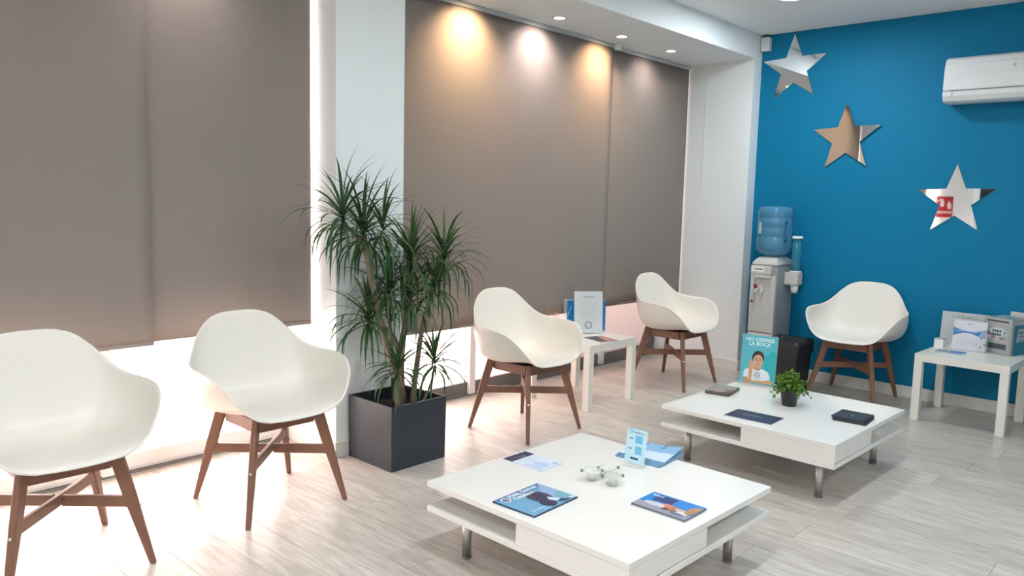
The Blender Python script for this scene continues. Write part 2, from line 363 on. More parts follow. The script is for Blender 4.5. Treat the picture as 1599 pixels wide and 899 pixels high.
# ------------------------------------------------------------------ roller blinds
def blind(x0, x1, y, zb, label, chain_x, seed, cut=0.0):
    t = thing('roller_blind', label, 'blind', ((x0+x1)/2, y, SOF), 0, 'taupe roller blinds over the windows'); h = (x1-x0)/2
    rnd = random.Random(seed); ph = [rnd.uniform(0, 6) for _ in range(4)]
    bm = bmesh.new(); nx, nz = 36, 24; g = []
    for j in range(nz+1):
        z = -0.03 + (zb-SOF+0.03)*j/nz; row = []
        for i in range(nx+1):
            xx = -h+2*h*i/nx; a = 0.0035*(j/nz)**0.7
            row.append(bm.verts.new((xx, a*(math.sin(xx*5+ph[0])+0.6*math.sin(xx*9+ph[1]+j*0.05)), z)))
        g.append(row)
    for j in range(nz):
        for i in range(nx): bm.faces.new((g[j][i], g[j+1][i], g[j+1][i+1], g[j][i+1]))
    f = obj('fabric', bm, M['blind'], t, True); md = f.modifiers.new('s', 'SOLIDIFY'); md.thickness = 0.0012
    bx('hem_bar', -h, h, -0.0025, 0.0025, zb-SOF-0.008, zb-SOF+0.010, M['blind'], t, 0.002)
    obj('cassette', box(bmesh.new(), -h+cut, h, -0.016, 0.016, -0.030, -0.001), M['alu'], t, bevel=0.006)
    if chain_x is not None:
        cm = bmesh.new(); tube(cm, [(chain_x, -0.012, -0.04), (chain_x, -0.011, -0.9)], 0.0007, 5)
        obj('pull_chain', cm, M['frame'], t); c2 = lathe(bmesh.new(), [(0.003, -0.93), (0.006, -0.925), (0.006, -0.905), (0.002, -0.895)], chain_x, -0.011, 10)
        obj('chain_weight', c2, M['acrylic'], t, True)
    return t
blind(-0.9, 1.457, 3.575, 0.704, 'leftmost taupe roller blind, overlapping in front of its neighbour', None, 1)
blind(1.40, 2.306, 3.61, 0.714, 'taupe roller blind left of the pillar, behind the left chairs', None, 2, .058)
blind(XP1+0.005, 4.965, 3.60, 0.578, 'taupe roller blind right of the pillar, behind the tall plant', None, 3)
blind(4.91, 6.145, 3.635, 0.578, 'rightmost taupe roller blind, beside the white corner pier', None, 4, .056)
t = thing('blind_bracket', 'small white blind bracket on the soffit at the overlap of the right blinds', 'bracket', (4.96, 3.56, SOF))
bx('bracket_plate', -0.012, 0.012, -0.03, 0.022, -0.048, -0.001, M['frame'], t, 0.004)
t = thing('pull_chain', 'thin white blind chain hanging on the white corner pier', 'chain', (6.130, 3.45, 1.9))
obj('chain', tube(bmesh.new(), [(0, 0, 0.6), (0, 0, -0.33)], 0.0012, 5), M['frame'], t)
bx('chain_holder', -0.006, 0.006, -0.008, 0.008, -0.36, -0.33, M['frame'], t, 0.002)

# ------------------------------------------------------------------ armchairs
def cr(P, n):
    P = np.array(P, float); out = []
    Q = np.vstack([2*P[0]-P[1], P, 2*P[-1]-P[-2]])
    for s in np.linspace(0, len(P)-1, n):
        i = min(int(s), len(P)-2); t = s-i; a, b, c, d = Q[i:i+4]
        out.append(0.5*((2*b)+(-a+c)*t+(2*a-5*b+4*c-d)*t*t+(-a+3*b-3*c+d)*t**3))
    return np.array(out)
def shell_mesh():
    # per row: centre (y,z) and rim (x,y,z)
    rows = [((-.262,.434),(.130,-.252,.440)), ((-.245,.449),(.192,-.246,.460)), ((-.20,.454),(.240,-.235,.500)), ((-.135,.450),(.275,-.214,.550)),
            ((-.06,.442),(.306,-.178,.600)), ((.01,.436),(.328,-.118,.636)), ((.075,.436),(.338,-.035,.650)), ((.135,.450),(.332,.050,.654)),
            ((.180,.490),(.308,.122,.661)), ((.208,.552),(.272,.178,.688)), ((.228,.625),(.238,.220,.732)), ((.248,.705),(.202,.248,.776)),
            ((.266,.785),(.150,.270,.820)), ((.283,.849),(.078,.283,.844))]
    n = 46; C = cr([r[0] for r in rows], n); R = cr([r[1] for r in rows], n); m = 17
    bm = bmesh.new(); G = []
    for k in range(n):
        row = []
        for j in range(-m, m+1):
            u = abs(j)/m; v = k/(n-1)
            e = 1.0 + 1.5*math.sin(PI*min(1, max(0, v)))          # how sharply the side walls turn up
            sx = math.sin(u*PI/2)**(1.0 if v > .75 else 0.95); ty = (1-math.cos(u*PI/2))**(0.85+0.45*e*math.sin(PI*v))
            x = R[k][0]*sx*(1 if j >= 0 else -1); y = C[k][0]+(R[k][1]-C[k][0])*ty; z = C[k][1]+(R[k][2]-C[k][1])*ty
            row.append((x, y, z))
        x, y, z = row[-1]; row.append((x+.008, y, z-.003)); x, y, z = row[0]; row.insert(0, (x-.008, y, z-.003))
        G.append([bm.verts.new(p) for p in row])
    for a, b in zip(G, G[1:]):
        for i in range(2*m+2): bm.faces.new((a[i], a[i+1], b[i+1], b[i]))
    return bm
def make_chair(label):
    t = thing('armchair', label, 'chair', (0, 0, 0), 0, 'white shell armchairs on brown wooden legs')
    s = obj('seat_shell', shell_mesh(), M['shell'], t, True)
    md = s.modifiers.new('s', 'SOLIDIFY'); md.thickness = 0.009; md.offset = 0
    # rolled rim
    sd = s.modifiers.new('b', 'SUBSURF'); sd.levels = 1; sd.render_levels = 1
    for sx in (-1, 1):
        for sy in (-1, 1):
            top, bot = Vector((sx*.150, sy*.150, .436)), Vector((sx*.242, sy*.242, 0))
            mid = top.lerp(bot, .45); side = Vector((sx, sy, 0)); bm = bmesh.new()
            ax = (bot-top).normalized(); r = []
            sd_ = (side-ax*side.dot(ax)).normalized(); tt = ax.cross(sd_)
            for q, w, d in ((0, .050, .026), (.40, .044, .028), (.62, .034, .027), (1.0, .022, .022)):
                p = top.lerp(bot, q); r.append([p+sd_*w/2+tt*d/2, p-sd_*w/2+tt*d/2, p-sd_*w/2-tt*d/2, p+sd_*w/2-tt*d/2])
            L = loft(bm, r)
            for v in L.verts:
                if v.co.z < 0.02: v.co.z = 0.0
            lg = obj('leg', L, M['wood'], t, bevel=0.006, seg=3)
            bp = top.lerp(bot, .50) + sd_*0.018
            b2 = bmesh.new(); tube(b2, [bp, bp+sd_*0.006], 0.0055, 12); obj('bolt', b2, M['screw'], lg)
    a = .138
    for x0, x1, y0, y1 in ((-a, a, -a-.012, -a+.010), (-a, a, a-.010, a+.012)): bx('apron', x0, x1, y0, y1, .372, .428, M['wood'], t, 0.003)
    for x0, x1, y0, y1 in ((-a-.012, -a+.010, -a+.011, a-.011), (a-.010, a+.012, -a+.011, a-.011)): bx('apron', x0, x1, y0, y1, .372, .428, M['wood'], t, 0.003)
    bx('seat_plate', -.12, .12, -.12, .12, .415, .4275, M['black'], t, 0.003)
    for sx in (-1, 1):
        e0 = Vector((-.188*sx, -.188, .243)); e1 = Vector((.188*sx, .188, .243)); zz = 0.0
        if sx == 1:
            b = bmesh.new(); beam(b, e0, e1, (0, 0, 1), .042, .021, .042, .021); obj('stretcher', b, M['wood'], t, bevel=0.004)
        else:
            for q0, q1 in ((e0, e0.lerp(e1, .47)), (e0.lerp(e1, .53), e1)):
                b = bmesh.new(); beam(b, q0, q1, (0, 0, 1), .042, .021, .042, .021); obj('stretcher', b, M['wood'], t, bevel=0.004)
    return t
CH = [((0.905, 3.118), 0.0, 'large white shell armchair cut by the left edge of the photo'),
      ((1.788, 3.142), 0.0, 'white shell armchair just left of the dark planter box'),
      ((3.498, 3.103), 0.0, 'white shell armchair between the tall plant and the window side table'),
      ((5.303, 3.148), 0.0, 'white shell armchair under the right end of the blinds'),
      ((5.925, 1.990), -PI/2, 'white shell armchair with its back to the blue wall')]
c0 = make_chair(CH[0][2])
for i, ((x, y), rz, lb) in enumerate(CH):
    c = c0 if i == 0 else copy_tree(c0)
    c.location = (x, y, 0); c.rotation_euler = (0, 0, rz); c['label'] = lb

# ------------------------------------------------------------------ coffee tables
def coffee_table(label):
    t = thing('coffee_table', label, 'table', (0, 0, 0), 0, 'low square white coffee tables'); h = .475
    bx('tabletop', -h, h, -h, h, .287, .310, M['lacquer'], t, 0.0015)
    bx('lower_shelf', -h, h, -h, h, .190, .212, M['lacquer'], t, 0.0015)
    # two closed blocks on opposite corners, each with a drawer, leaving two open niches
    for s in (-1, 1):
        q = lambda a: (min(a[0]*s, a[1]*s), max(a[0]*s, a[1]*s))
        x0, x1 = q((.4745, .4565)); y0, y1 = q((.4745, 0)); bx('side_panel', x0, x1, y0, y1, .2125, .2865, M['lacquer'], t)
        x0, x1 = q((.018, 0)); y0, y1 = q((.456, 0)); bx('divider_panel', x0, x1, y0, y1, .2125, .2865, M['lacquer'], t)
        x0, x1 = q((.456, .0185)); y0, y1 = q((.018, 0)); bx('divider_panel', x0, x1, y0, y1, .2125, .2865, M['lacquer'], t)
        x0, x1 = q((.4535, .0035)); y0, y1 = q((.471, .4565)); bx('drawer', x0, x1, y0, y1, .2155, .2835, M['lacquer'], t, 0.001)
    for sx in (-1, 1):
        for sy in (-1, 1):
            lg = obj('leg', lathe(bmesh.new(), [(.0185, .008), (.0185, .188)], sx*.362, sy*.365, 28), M['steel'], t, False)
            for p in lg.data.polygons:
                if len(p.vertices) == 4: p.use_smooth = True
            obj('foot', lathe(bmesh.new(), [(.0175, 0), (.0195, .002), (.0195, .0078), (.018, .0079)], sx*.362, sy*.365, 24), M['alu_dark'], lg, True)
            obj('plate', lathe(bmesh.new(), [(.034, .1865), (.034, .1895)], sx*.362, sy*.365, 24), M['steel'], lg)
    return t
T1 = (2.385, 1.715, -0.015); T2 = (4.071, 1.719, -0.024)
ct = coffee_table('nearest low white square coffee table holding glass tealight holders')
ct.location = (*T1[:2], 0); ct.rotation_euler.z = T1[2]
ct2 = copy_tree(ct); ct2.location = (*T2[:2], 0); ct2.rotation_euler.z = T2[2]; ct2['label'] = 'farther low white square coffee table with the small potted green plant'

# ------------------------------------------------------------------ side tables
def side_table(label):
    t = thing('side_table', label, 'table', (0, 0, 0), 0, 'white square side tables'); h = .275
    bx('tabletop', -h, h, -h, h, .400, .450, M['lack'], t, 0.0015)
    for sx in (-1, 1):
        for sy in (-1, 1):
            x0, x1 = sorted((sx*h, sx*(h-.05))); y0, y1 = sorted((sy*h, sy*(h-.05)))
            bx('leg', x0, x1, y0, y1, 0, .3995, M['lack'], t, 0.002)
    return t
st = side_table('white square side table between two armchairs under the right blinds')
st.location = (4.350, 3.330, 0)
st2 = copy_tree(st); st2.location = (5.855, 1.205, 0); st2.rotation_euler.z = -0.03; st2['label'] = 'white square side table in front of the blue wall'

# ------------------------------------------------------------------ planter with dracaena
t = thing('potted_dracaena', 'tall dracaena with spiky leaf crowns in a square anthracite planter', 'plant', (2.586, 3.215, 0), 0)
h, H = .186, .340; th = .014
pb = bmesh.new()
ro = [[(-h*k, -h*k, z), (h*k, -h*k, z), (h*k, h*k, z), (-h*k, h*k, z)] for k, z in ((.985, 0), (1, H), (1-th/h, H), (1-th/h, .26), )]
loft(pb, ro); obj('planter', pb, M['planter'], t, bevel=0.002)
sb = bmesh.new(); N = 14; g = [[sb.verts.new((-h+.0145+(2*h-.029)*i/N, -h+.0145+(2*h-.029)*j/N, .272+random.uniform(-.006, .008))) for i in range(N+1)] for j in range(N+1)]
for j in range(N):
    for i in range(N): sb.faces.new((g[j][i], g[j][i+1], g[j+1][i+1], g[j+1][i]))
obj('soil', sb, M['soil'], t, True)
PO = Vector((2.586, 3.215, 0))
def W(x, y, z): return Vector((x, y, z)) - PO
def trunk(pts, r0, r1):
    P = cr([tuple(p) for p in pts], 14); tube(b := bmesh.new(), [tuple(p) for p in P], [r0+(r1-r0)*i/13 + (0.0012 if i % 2 else 0) for i in range(14)], 10)
    obj('cane', b, M['trunk'], t, True)
trunk([W(2.570, 3.17, .27), W(2.555, 3.19, .45), W(2.475, 3.20, .70), W(2.415, 3.20, .92), W(2.365, 3.2, 1.12), W(2.35, 3.2, 1.20)], .019, .014)
trunk([W(2.62, 3.20, .27), W(2.61, 3.21, .5), W(2.63, 3.21, .72), W(2.66, 3.22, .92), W(2.665, 3.22, 1.05)], .014, .010)
trunk([W(2.65, 3.17, .27), W(2.69, 3.18, .5), W(2.75, 3.2, .72), W(2.84, 3.2, .95), W(2.885, 3.2, 1.06)], .016, .010)
trunk([W(2.60, 3.25, .27), W(2.59, 3.26, .5), W(2.55, 3.24, .72), W(2.50, 3.22, .86)], .012, .008)
trunk([W(2.63, 3.27, .27), W(2.645, 3.28, .5), W(2.61, 3.29, .66), W(2.42, 3.28, .76)], .011, .007)
trunk([W(2.352, 3.2, 1.12), W(2.29, 3.19, 1.20), W(2.215, 3.19, 1.28)], .010, .008)
trunk([W(2.665, 3.12, .27), W(2.72, 3.11, .38), W(2.74, 3.10, .45)], .007, .005)
trunk([W(2.52, 3.12, .27), W(2.50, 3.11, .38), W(2.49, 3.10, .46)], .007, .005)
def crown(c, n, Lm, up_bias=0.35, width=.015, spread=.07, droop=1.0, seed=0):
    rnd = random.Random(seed); vs, fs = [], []; c = W(*c)
    for k in range(n):
        q = k/n; az = k*2.39996+rnd.uniform(-.3, .3); el = math.radians(82-105*(q**0.8)+rnd.uniform(-9, 9)); L = Lm*rnd.uniform(.78, 1.1)
        base = c + Vector((0, 0, spread*(0.5-q))); hd = Vector((math.cos(az), math.sin(az), 0)); sd = Vector((-math.sin(az), math.cos(az), 0))
        p = base.copy(); seg = 8; a = el; dr = droop*rnd.uniform(.8, 1.3)*(0.35+0.9*q); tw = rnd.uniform(-.5, .5)
        for i in range(seg+1):
            s = i/seg; wd = width*(0.55+1.6*s*(1-s)*1.3)*(1-s**3)*rnd.uniform(.97, 1.03)+0.0006
            sv = (sd*math.cos(tw*s)+Vector((0, 0, 1))*math.sin(tw*s))*wd/2
            pull = 0.0
            lift = Vector((0, 0, -0.12*wd))
            vs += [p-sv, p+lift, p+sv]
            for q_ in (-1, -2, -3):
                vv = vs[q_]; vv.y = min(vv.y, YP-.006-PO.y-.002*rnd.random())
            d = hd*math.cos(a)+Vector((0, 0, 1))*math.sin(a); p = p+d*L/seg; a -= dr*(0.09+0.26*s)
            a = max(a, math.radians(-86))
        b = len(vs)-3*(seg+1)
        for i in range(seg):
            o = b+3*i; fs += [(o, o+1, o+4, o+3), (o+1, o+2, o+5, o+4)]
    me = bpy.data.meshes.new('leaf_crown'); me.from_pydata([tuple(v) for v in vs], [], fs)
    o = link_mesh('leaf_crown', me, M['leaf'], t, True); tag(o, kind='stuff')
crown((2.210, 3.18, 1.29), 58, .34, seed=1, droop=1.25)
crown((2.345, 3.20, 1.21), 72, .34, seed=2, droop=1.3)
crown((2.430, 3.15, 1.23), 30, .31, seed=12, droop=1.25)
crown((2.665, 3.21, 1.06), 72, .33, seed=3, droop=1.3)
crown((2.885, 3.19, 1.06), 70, .34, seed=4, droop=1.35)
crown((2.510, 3.20, .90), 62, .30, seed=5, droop=1.3)
crown((2.410, 3.24, .77), 56, .31, seed=6, droop=1.1)
crown((2.760, 3.12, .92), 44, .30, seed=7, droop=1.35)
crown((2.600, 3.14, .86), 44, .29, seed=10, droop=1.3)
crown((2.490, 3.09, .53), 46, .26, seed=8, width=.014, droop=1.0)
crown((2.735, 3.09, .52), 44, .26, seed=9, width=.014, droop=1.0)

# ------------------------------------------------------------------ stars
def star(y, z, r, rot, label, r_in=0.40, turn=0.0):
    t = thing('mirror_star', label, 'star', (X1-abs(math.sin(turn))*r, y, z), -turn, 'mirror stars on the blue wall')
    pts = []
    for k in range(10):
        a = PI/2 + rot + k*PI/5; rr = r if k % 2 == 0 else r*r_in
        pts.append((-rr*math.cos(a), rr*math.sin(a)))
    b = loft(bmesh.new(), [[(-.0005, p[0], p[1]) for p in pts], [(-.0048, p[0], p[1]) for p in pts]]); obj('backing', b, M['mirror_edge'], t)
    b = loft(bmesh.new(), [[(-.0049, p[0]*.995, p[1]*.995) for p in pts], [(-.0062, p[0]*.985, p[1]*.985) for p in pts]]); obj('mirror_face', b, M['mirror'], t)
star(2.722, 2.512, .275, 0.03, 'top left mirror star, beside the ceiling corner', .41)
star(2.268, 1.940, .272, 0.03, 'middle mirror star of the three on the blue wall', .41, .032)
star(1.475, 1.475, .262, 0.02, 'lowest and rightmost mirror star, below the air conditioner', .41)

# ------------------------------------------------------------------ air conditioner
t = thing('air_conditioner', 'white wall-mounted split air conditioner cut by the right edge', 'air conditioner', (X1, 1.137, 2.14))
prof = [(0, .30), (-.10, .312), (-.150, .308), (-.185, .290), (-.205, .24), (-.213, .16), (-.212, .075)]
def ext(prof, y0, y1, m, name, bev=0.0, smooth=False):
    b = loft(bmesh.new(), [[(x, y0, z) for x, z in prof], [(x, y1, z) for x, z in prof]]); return obj(name, b, m, t, smooth, bevel=bev)
ext([(-.0005, .305), (-.10, .312), (-.150, .308), (-.185, .292), (-.203, .25), (-.211, .18), (-.211, .078), (-.0005, .078)], -.43, .43, M['ac'], 'casing', .012)
ext([(-.0006, .077), (-.2085, .077), (-.205, .045), (-.185, .012), (-.150, 0), (-.0006, .006)], -.43, .43, M['ac'], 'lower_casing', .006)
b = box(bmesh.new(), -.2125, -.2095, -.40, .385, .0755, .0795); obj('panel_gap', b, M['ac_gap'], t)
b = loft(bmesh.new(), [[(-.2096, y, .074), (-.2110, y, .070), (-.2075, y, .042), (-.1890, y, .012), (-.1860, y, .015)] for y in (-.37, .365)]); obj('louver', b, M['ac'], t)
b = box(bmesh.new(), -.2098, -.2078, .3665, .3695, .030, .076); obj('louver_gap', b, M['ac_gap'], t)
b = tube(bmesh.new(), [(-.2045, -.38, .254), (-.2045, .26, .254)], .0025, 8); obj('crease', b, M['ac'], t)
pr = Print(.0002); pr.text('p', 0, 0, .035, (120, 125, 128)).text('ersonic'[:0] or ' ', 0, 0, .03, (120, 125, 128))
pr.build(t, 'lettering', M4=Matrix.Translation((-.2092, .020, .215)) @ Matrix(((0, 0, -1, 0), (-1, 0, 0, 0), (0, 1, 0, 0), (0, 0, 0, 1))))
# corner sensor box
t = thing('wall_sensor', 'small white alarm sensor box in the ceiling corner', 'sensor', (6.198, 2.955, 2.665))
bx('sensor_case', -.035, .018, -.036, .036, 0, .11, M['ac'], t, .006); bx('sensor_bracket', -.01, .02, -.012, .012, .1105, .134, M['alu_dark'], t)

# ------------------------------------------------------------------ water cooler
t = thing('water_cooler', 'tall grey water cooler in the corner with a blue bottle on top', 'water cooler', (6.015, 2.705, 0))
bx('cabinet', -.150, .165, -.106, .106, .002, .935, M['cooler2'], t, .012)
b = box(bmesh.new(), -.168, -.151, -.104, .104, .02, .395); obj('lower_door', b, M['cooler'], t, bevel=.006)
b = bmesh.new()
# front panel with recess: frame pieces around the tap niche
box(b, -.168, -.151, -.104, .104, .40, .545); obj('front_panel', b, M['cooler'], t, bevel=.005)
fp = [(-.168, -.104, -.070, .546, .86), (-.168, .070, .104, .546, .86)]
for x0, y0, y1, z0, z1 in fp: bx('front_panel', x0, -.151, y0, y1, z0, z1, M['cooler'], t, .004)
bx('niche_back', -.156, -.1515, -.0695, .0695, .546, .835, M['cooler'], t)
bx('display_panel', -.178, -.151, -.0695, .103, .861, .935, M['cooler'], t, .008)
bx('niche_hood', -.182, -.157, -.0695, .0695, .835, .860, M['cooler'], t, .008)
b = loft(bmesh.new(), [[(cx*s-.0, cy*s, z) for cx, cy in ((-.155, -.106), (.165, -.106), (.165, .106), (-.155, .106))] for s, z in ((1.0, .936), (1.0, .952), (.80, .985), (.62, 1.0))]); obj('top_cover', b, M['cooler'], t, bevel=.008)
for y, m_, nm in ((.045, M['red'], 'hot_tap'), (-.005, M['frame'], 'cold_tap')):
    b = bmesh.new(); tube(b, [(-.157, y, .745), (-.190, y, .745)], .010, 12); tube(b, [(-.188, y, .752), (-.188, y, .715)], .008, 12); tp = obj(nm, b, M['frame'], t, True)
    b = bmesh.new(); beam(b, (-.186, y, .754), (-.205, y, .785), (0, 1, 0), .024, .012, .030, .008); obj('tap_lever', b, m_, tp, bevel=.003)
b = bmesh.new(); tube(b, [(-.169, .080, .645), (-.176, .080, .645)], .011, 16); obj('badge', b, M['red'], t)
pr = Print(); pr.rect(-.052, -.020, .052, .020, (232, 232, 228)).rect(-.030, -.004, .040, .006, (110, 115, 122))
pr.build(t, 'label_plate', M4=Matrix.Translation((-.1785, .040, .905)) @ Matrix(((0, 0, -1, 0), (-1, 0, 0, 0), (0, 1, 0, 0), (0, 0, 0, 1))))
bot = thing('water_bottle', 'translucent blue water bottle upside down on the cooler', 'bottle', (6.015, 2.705, 1.0005))
M['bottle'] = mat('blue_bottle', (0.09, 0.29, 0.46), 0.08, alpha=0.66, var=0.02)
pf = [(.03, .0), (.055, .006), (.105, .022), (.132, .05), (.1385, .085), (.136, .155), (.130, .165), (.136, .175), (.136, .225), (.130, .235), (.136, .245), (.136, .30), (.130, .31), (.136, .32), (.136, .365), (.124, .392), (.09, .405), (.03, .400)]
obj('bottle_body', lathe(bmesh.new(), pf, n=48), M['bottle'], bot, True)
b = bmesh.new(); tube(b, [(-.08, -.128, .13), (-.105, -.142, .16), (-.105, -.142, .25), (-.08, -.128, .28)], .012, 8); obj('bottle_handle', b, mat('bottle_handle', (0.02, 0.16, 0.33), .25, var=.02), bot, True)
b = bmesh.new()
A = [2.45+.28*i/6 for i in range(7)]
r0 = [b.verts.new((.1375*math.cos(a), .1375*math.sin(a), .185)) for a in A]; r1 = [b.verts.new((.1375*math.cos(a), .1375*math.sin(a), .275)) for a in A]
for i in range(6): b.faces.new((r0[i], r0[i+1], r1[i+1], r1[i]))
obj('paper_label', b, M['paper'], bot)
# cup dispenser fixed on the side of the cooler
cd = thing('cup_dispenser', 'clear teal cup tube with a grey holder on the side of the cooler', 'cup dispenser', (6.04, 2.526, .70))
obj('tube', lathe(bmesh.new(), [(.036, .10), (.036, .452)], n=28), M['teal'], cd, True)
obj('cap', lathe(bmesh.new(), [(.042, .452), (.042, .468), (.034, .474)], n=28), M['frame'], cd, True)
bx('holder', -.048, .048, -.042, .070, .085, .185, M['cooler'], cd, .008)
obj('collar', lathe(bmesh.new(), [(.044, .186), (.044, .197)], n=28), M['frame'], cd, True)
obj('cup', lathe(bmesh.new(), [(.024, .02), (.033, .0845)], n=28), M['frame'], cd, True)
# ------------------------------------------------------------------ black bin
t = thing('waste_bin', 'black square waste bin in front of the water cooler, behind the small plant', 'bin', (5.70, 2.405, 0))
b = loft(bmesh.new(), [[(x*k, y*k, z) for x, y in ((-.14, -.135), (.135, -.135), (.135, .125), (-.14, .125))] for k, z in ((.88, .001), (1.0, .385), (.96, .385), (.86, .02))]); obj('bin_body', b, M['black'], t, bevel=.01)
N = 40; b = bmesh.new()
def rimpt(i, k, z):
    s = 4*i/N; e = int(s) % 4; f = s-int(s); c = [(-.14, -.135), (.135, -.135), (.135, .125), (-.14, .125)]; p, q = c[e], c[(e+1) % 4]
    return ((p[0]+(q[0]-p[0])*f)*k, (p[1]+(q[1]-p[1])*f)*k, z)
loft(b, [[rimpt(i, 1.045, .300+.02*random.random()) for i in range(N)], [rimpt(i, 1.05, .37) for i in range(N)], [rimpt(i, 1.03, .405+.006*random.random()) for i in range(N)], [rimpt(i, .93, .400) for i in range(N)], [rimpt(i, .84, .30) for i in range(N)]], cap=False)
obj('bin_liner', b, M['black'], t, True)

# ------------------------------------------------------------------ flat items: booklets, leaflets
def quad_frame(p_bl, p_br, p_tl):
    """origin at bl, x axis towards br, and y axis towards tl (all on a table)"""
    p = Vector((*p_bl, 0)); q = Vector((*p_br, 0)); a = math.atan2(q.y-p.y, q.x-p.x); return a, (q-p).length, (Vector((*p_tl, 0))-p).length
Z1 = .3105
def booklet(name, label, cat, loc, rz, w, l, th, cover, z, curl=0.0, pages=None, group=None, spine=None):
    """lies flat: local x 0..w, y 0..l"""
    t = thing(name, label, cat, (*loc, z), rz, group); nx = 16
    bend = (lambda x, y: curl*max(0, (x/w-.55)/.45)**2*(y/l) + curl*.5*(x/w)*(y/l)) if curl else (lambda x, y: 0)
    b = bmesh.new(); rows = []
    for i in range(nx+1):
        x = w*i/nx; rows.append([(x, 0, bend(x, 0)*.9), (x, l, bend(x, l)*.9), (x, l, th+bend(x, l)), (x, 0, th+bend(x, 0))])
    loft(b, rows); obj('pages', b, pages or M['paper'], t)
    return t, bend
# blue magazine, near table.  text runs along local x from the left corner to the far corner
t, bd = booklet('magazine', 'blue magazine with a white ring logo and dark figure, on the near coffee table', 'magazine', (1.943, 1.868), -1.535, .195, .253, .006, None, Z1, pages=mat('navy_pages', srgb(40, 62, 92), .5, var=.2, scale=90))
# local axes after rotation: x -> -y (world), y -> +x (world)
def mesh_cover(t, w, l, z, cols): pass
pr = Print(.0061); w_, l_ = .195, .253
pr.rect(.001, .001, w_-.001, l_-.001, (112, 164, 196)); pr.poly([(.001, l_-.001), (.001, .001), (.02, .001), (.03, .1), (.04, l_-.001)], (88, 130, 172))
pr.poly([(.004, l_-.002), (.10, l_-.002), (.194, l_-.03), (.15, .16), (.12, .15)], (150, 174, 206)); pr.poly([(.10, l_-.001), (.194, l_-.001), (.194, .18), (.14, .17)], (118, 170, 190))
# dark curly figure
rr = random.Random(4)
pr.disc(.095, .150, .050, .034, (58, 56, 82))
for k in range(16):
    a = k*2*PI/16; pr.disc(.095+.046*math.cos(a), .150+.032*math.sin(a), .013, .012, (62, 60, 86) if k % 2 else (74, 70, 98))
pr.disc(.155, .128, .034, .030, (56, 54, 82)); pr.poly([(.118, .165), (.150, .185), (.172, .19), (.165, .16), (.14, .15)], (206, 216, 236)); pr.poly([(.16, .19), (.188, .215), (.192, .19), (.17, .17)], (64, 74, 120))
pr.rect(.176, .222, .192, .250, (206, 224, 238))
RM = Matrix(((0, 1, 0, 0), (1, 0, 0, 0), (0, 0, 1, 0), (0, 0, 0, 1)))
cv = pr.build(t, 'cover')
# lettering: reads along +y (local) with its top towards -x
pr = Print(.0082)
pr.ring(0, 0, .0155, .0200, (245, 248, 250)); pr.ring(0, 0, .0001, .0155, (96, 122, 168)); pr.disc(.004, -.006, .008, .006, (196, 110, 120))
pr.text('Hola, Somos', .028, .004, .030, (248, 250, 252), bold=.0008); pr.text('Catalano.', .028, -.024, .030, (248, 250, 252), bold=.0008)
pr.build(t, 'lettering', M4=Matrix.Translation((.034, .034, 0)) @ Matrix.Rotation(PI/2, 4, 'Z'))
pr = Print(.0082); pr.ring(0, 0, .006, .0075, (226, 240, 246)); pr.text('Catalano', .011, -.005, .018, (226, 240, 246)).rect(.04, -.016, .10, -.013, (200, 226, 238))
pr.build(t, 'small_logo', M4=Matrix.Translation((.168, .030, 0)) @ Matrix.Rotation(PI/2, 4, 'Z'))
# white flyer with dark band
t, _ = booklet('flyer', 'white flyer with a navy band and blue lines, on the near coffee table', 'flyer', (2.316, 1.959), 0.0, .142, .214, .0012, None, Z1)
pr = Print(.0013); pr.rect(0, 0, .142, .214, (216, 224, 240)); pr.rect(0, .160, .142, .214, (52, 54, 82)); pr.rect(.02, .182, .10, .186, (120, 124, 150)); pr.rect(.07, .170, .10, .174, (180, 184, 200))
for k in range(5): pr.rect(.012+.016*k, .020, .018+.016*k, .095-.008*(k % 3), (160, 194, 228))
for k in range(4): pr.rect(.04+.018*k, .105, .043+.018*k, .145, (196, 208, 228))
pr.ring(.116, .022, .008, .0105, (70, 90, 150)); pr.build(t, 'print')
# blue and orange booklets
t, _ = booklet('booklet', 'blue booklet with white heading and orange figures, right on the near coffee table', 'booklet', (2.447, 1.289), PI/2, .219, .152, .005, None, Z1, pages=mat('grey_pages', srgb(120, 122, 134), .5, var=.15, scale=90))
W2, L2 = .219, .152   # local x -> world y, y -> -x
pr = Print(.0051); pr.rect(0, 0, W2, L2, (36, 128, 208)); pr.rect(.0, .105, W2, L2, (150, 150, 162))
pr.rect(.105, .012, .185, .072, (44, 66, 116)); pr.rect(.03, .0, .105, .0, (36, 128, 208)) if False else None
for cx_, cy_, rx_, ry_, c_ in ((.150, .100, .045, .018, (196, 196, 206)), (.118, .096, .032, .016, (206, 204, 212)), (.085, .094, .030, .022, (196, 112, 90)), (.112, .082, .016, .012, (214, 134, 108)), (.060, .112, .022, .018, (120, 92, 90)), (.048, .094, .024, .014, (208, 176, 160)), (.036, .112, .022, .012, (222, 222, 226)), (.020, .070, .018, .040, (176, 134, 84)), (.010, .040, .010, .02, (190, 150, 90)), (.100, .118, .014, .010, (96, 74, 82)), (.046, .128, .026, .010, (112, 116, 140))):
    pr.disc(cx_, cy_, rx_, ry_, c_)
pr.build(t, 'cover')
pr = Print(.0075); pr.text('Salud', 0, 0, .022, (214, 236, 250), bold=.0005)
pr.build(t, 'lettering', M4=Matrix.Translation((.205, .018, 0)) @ Matrix.Rotation(PI, 4, 'Z') @ Matrix.Translation((-.0, -.018, 0)))
t2, _ = booklet('booklet', 'grey-edged booklet hidden under the blue and orange one', 'booklet', (2.442, 1.296), PI/2+.01, .215, .150, .0035, None, Z1-.0003)
t2.location.z = Z1-.0002; t.location.z = Z1+.0038
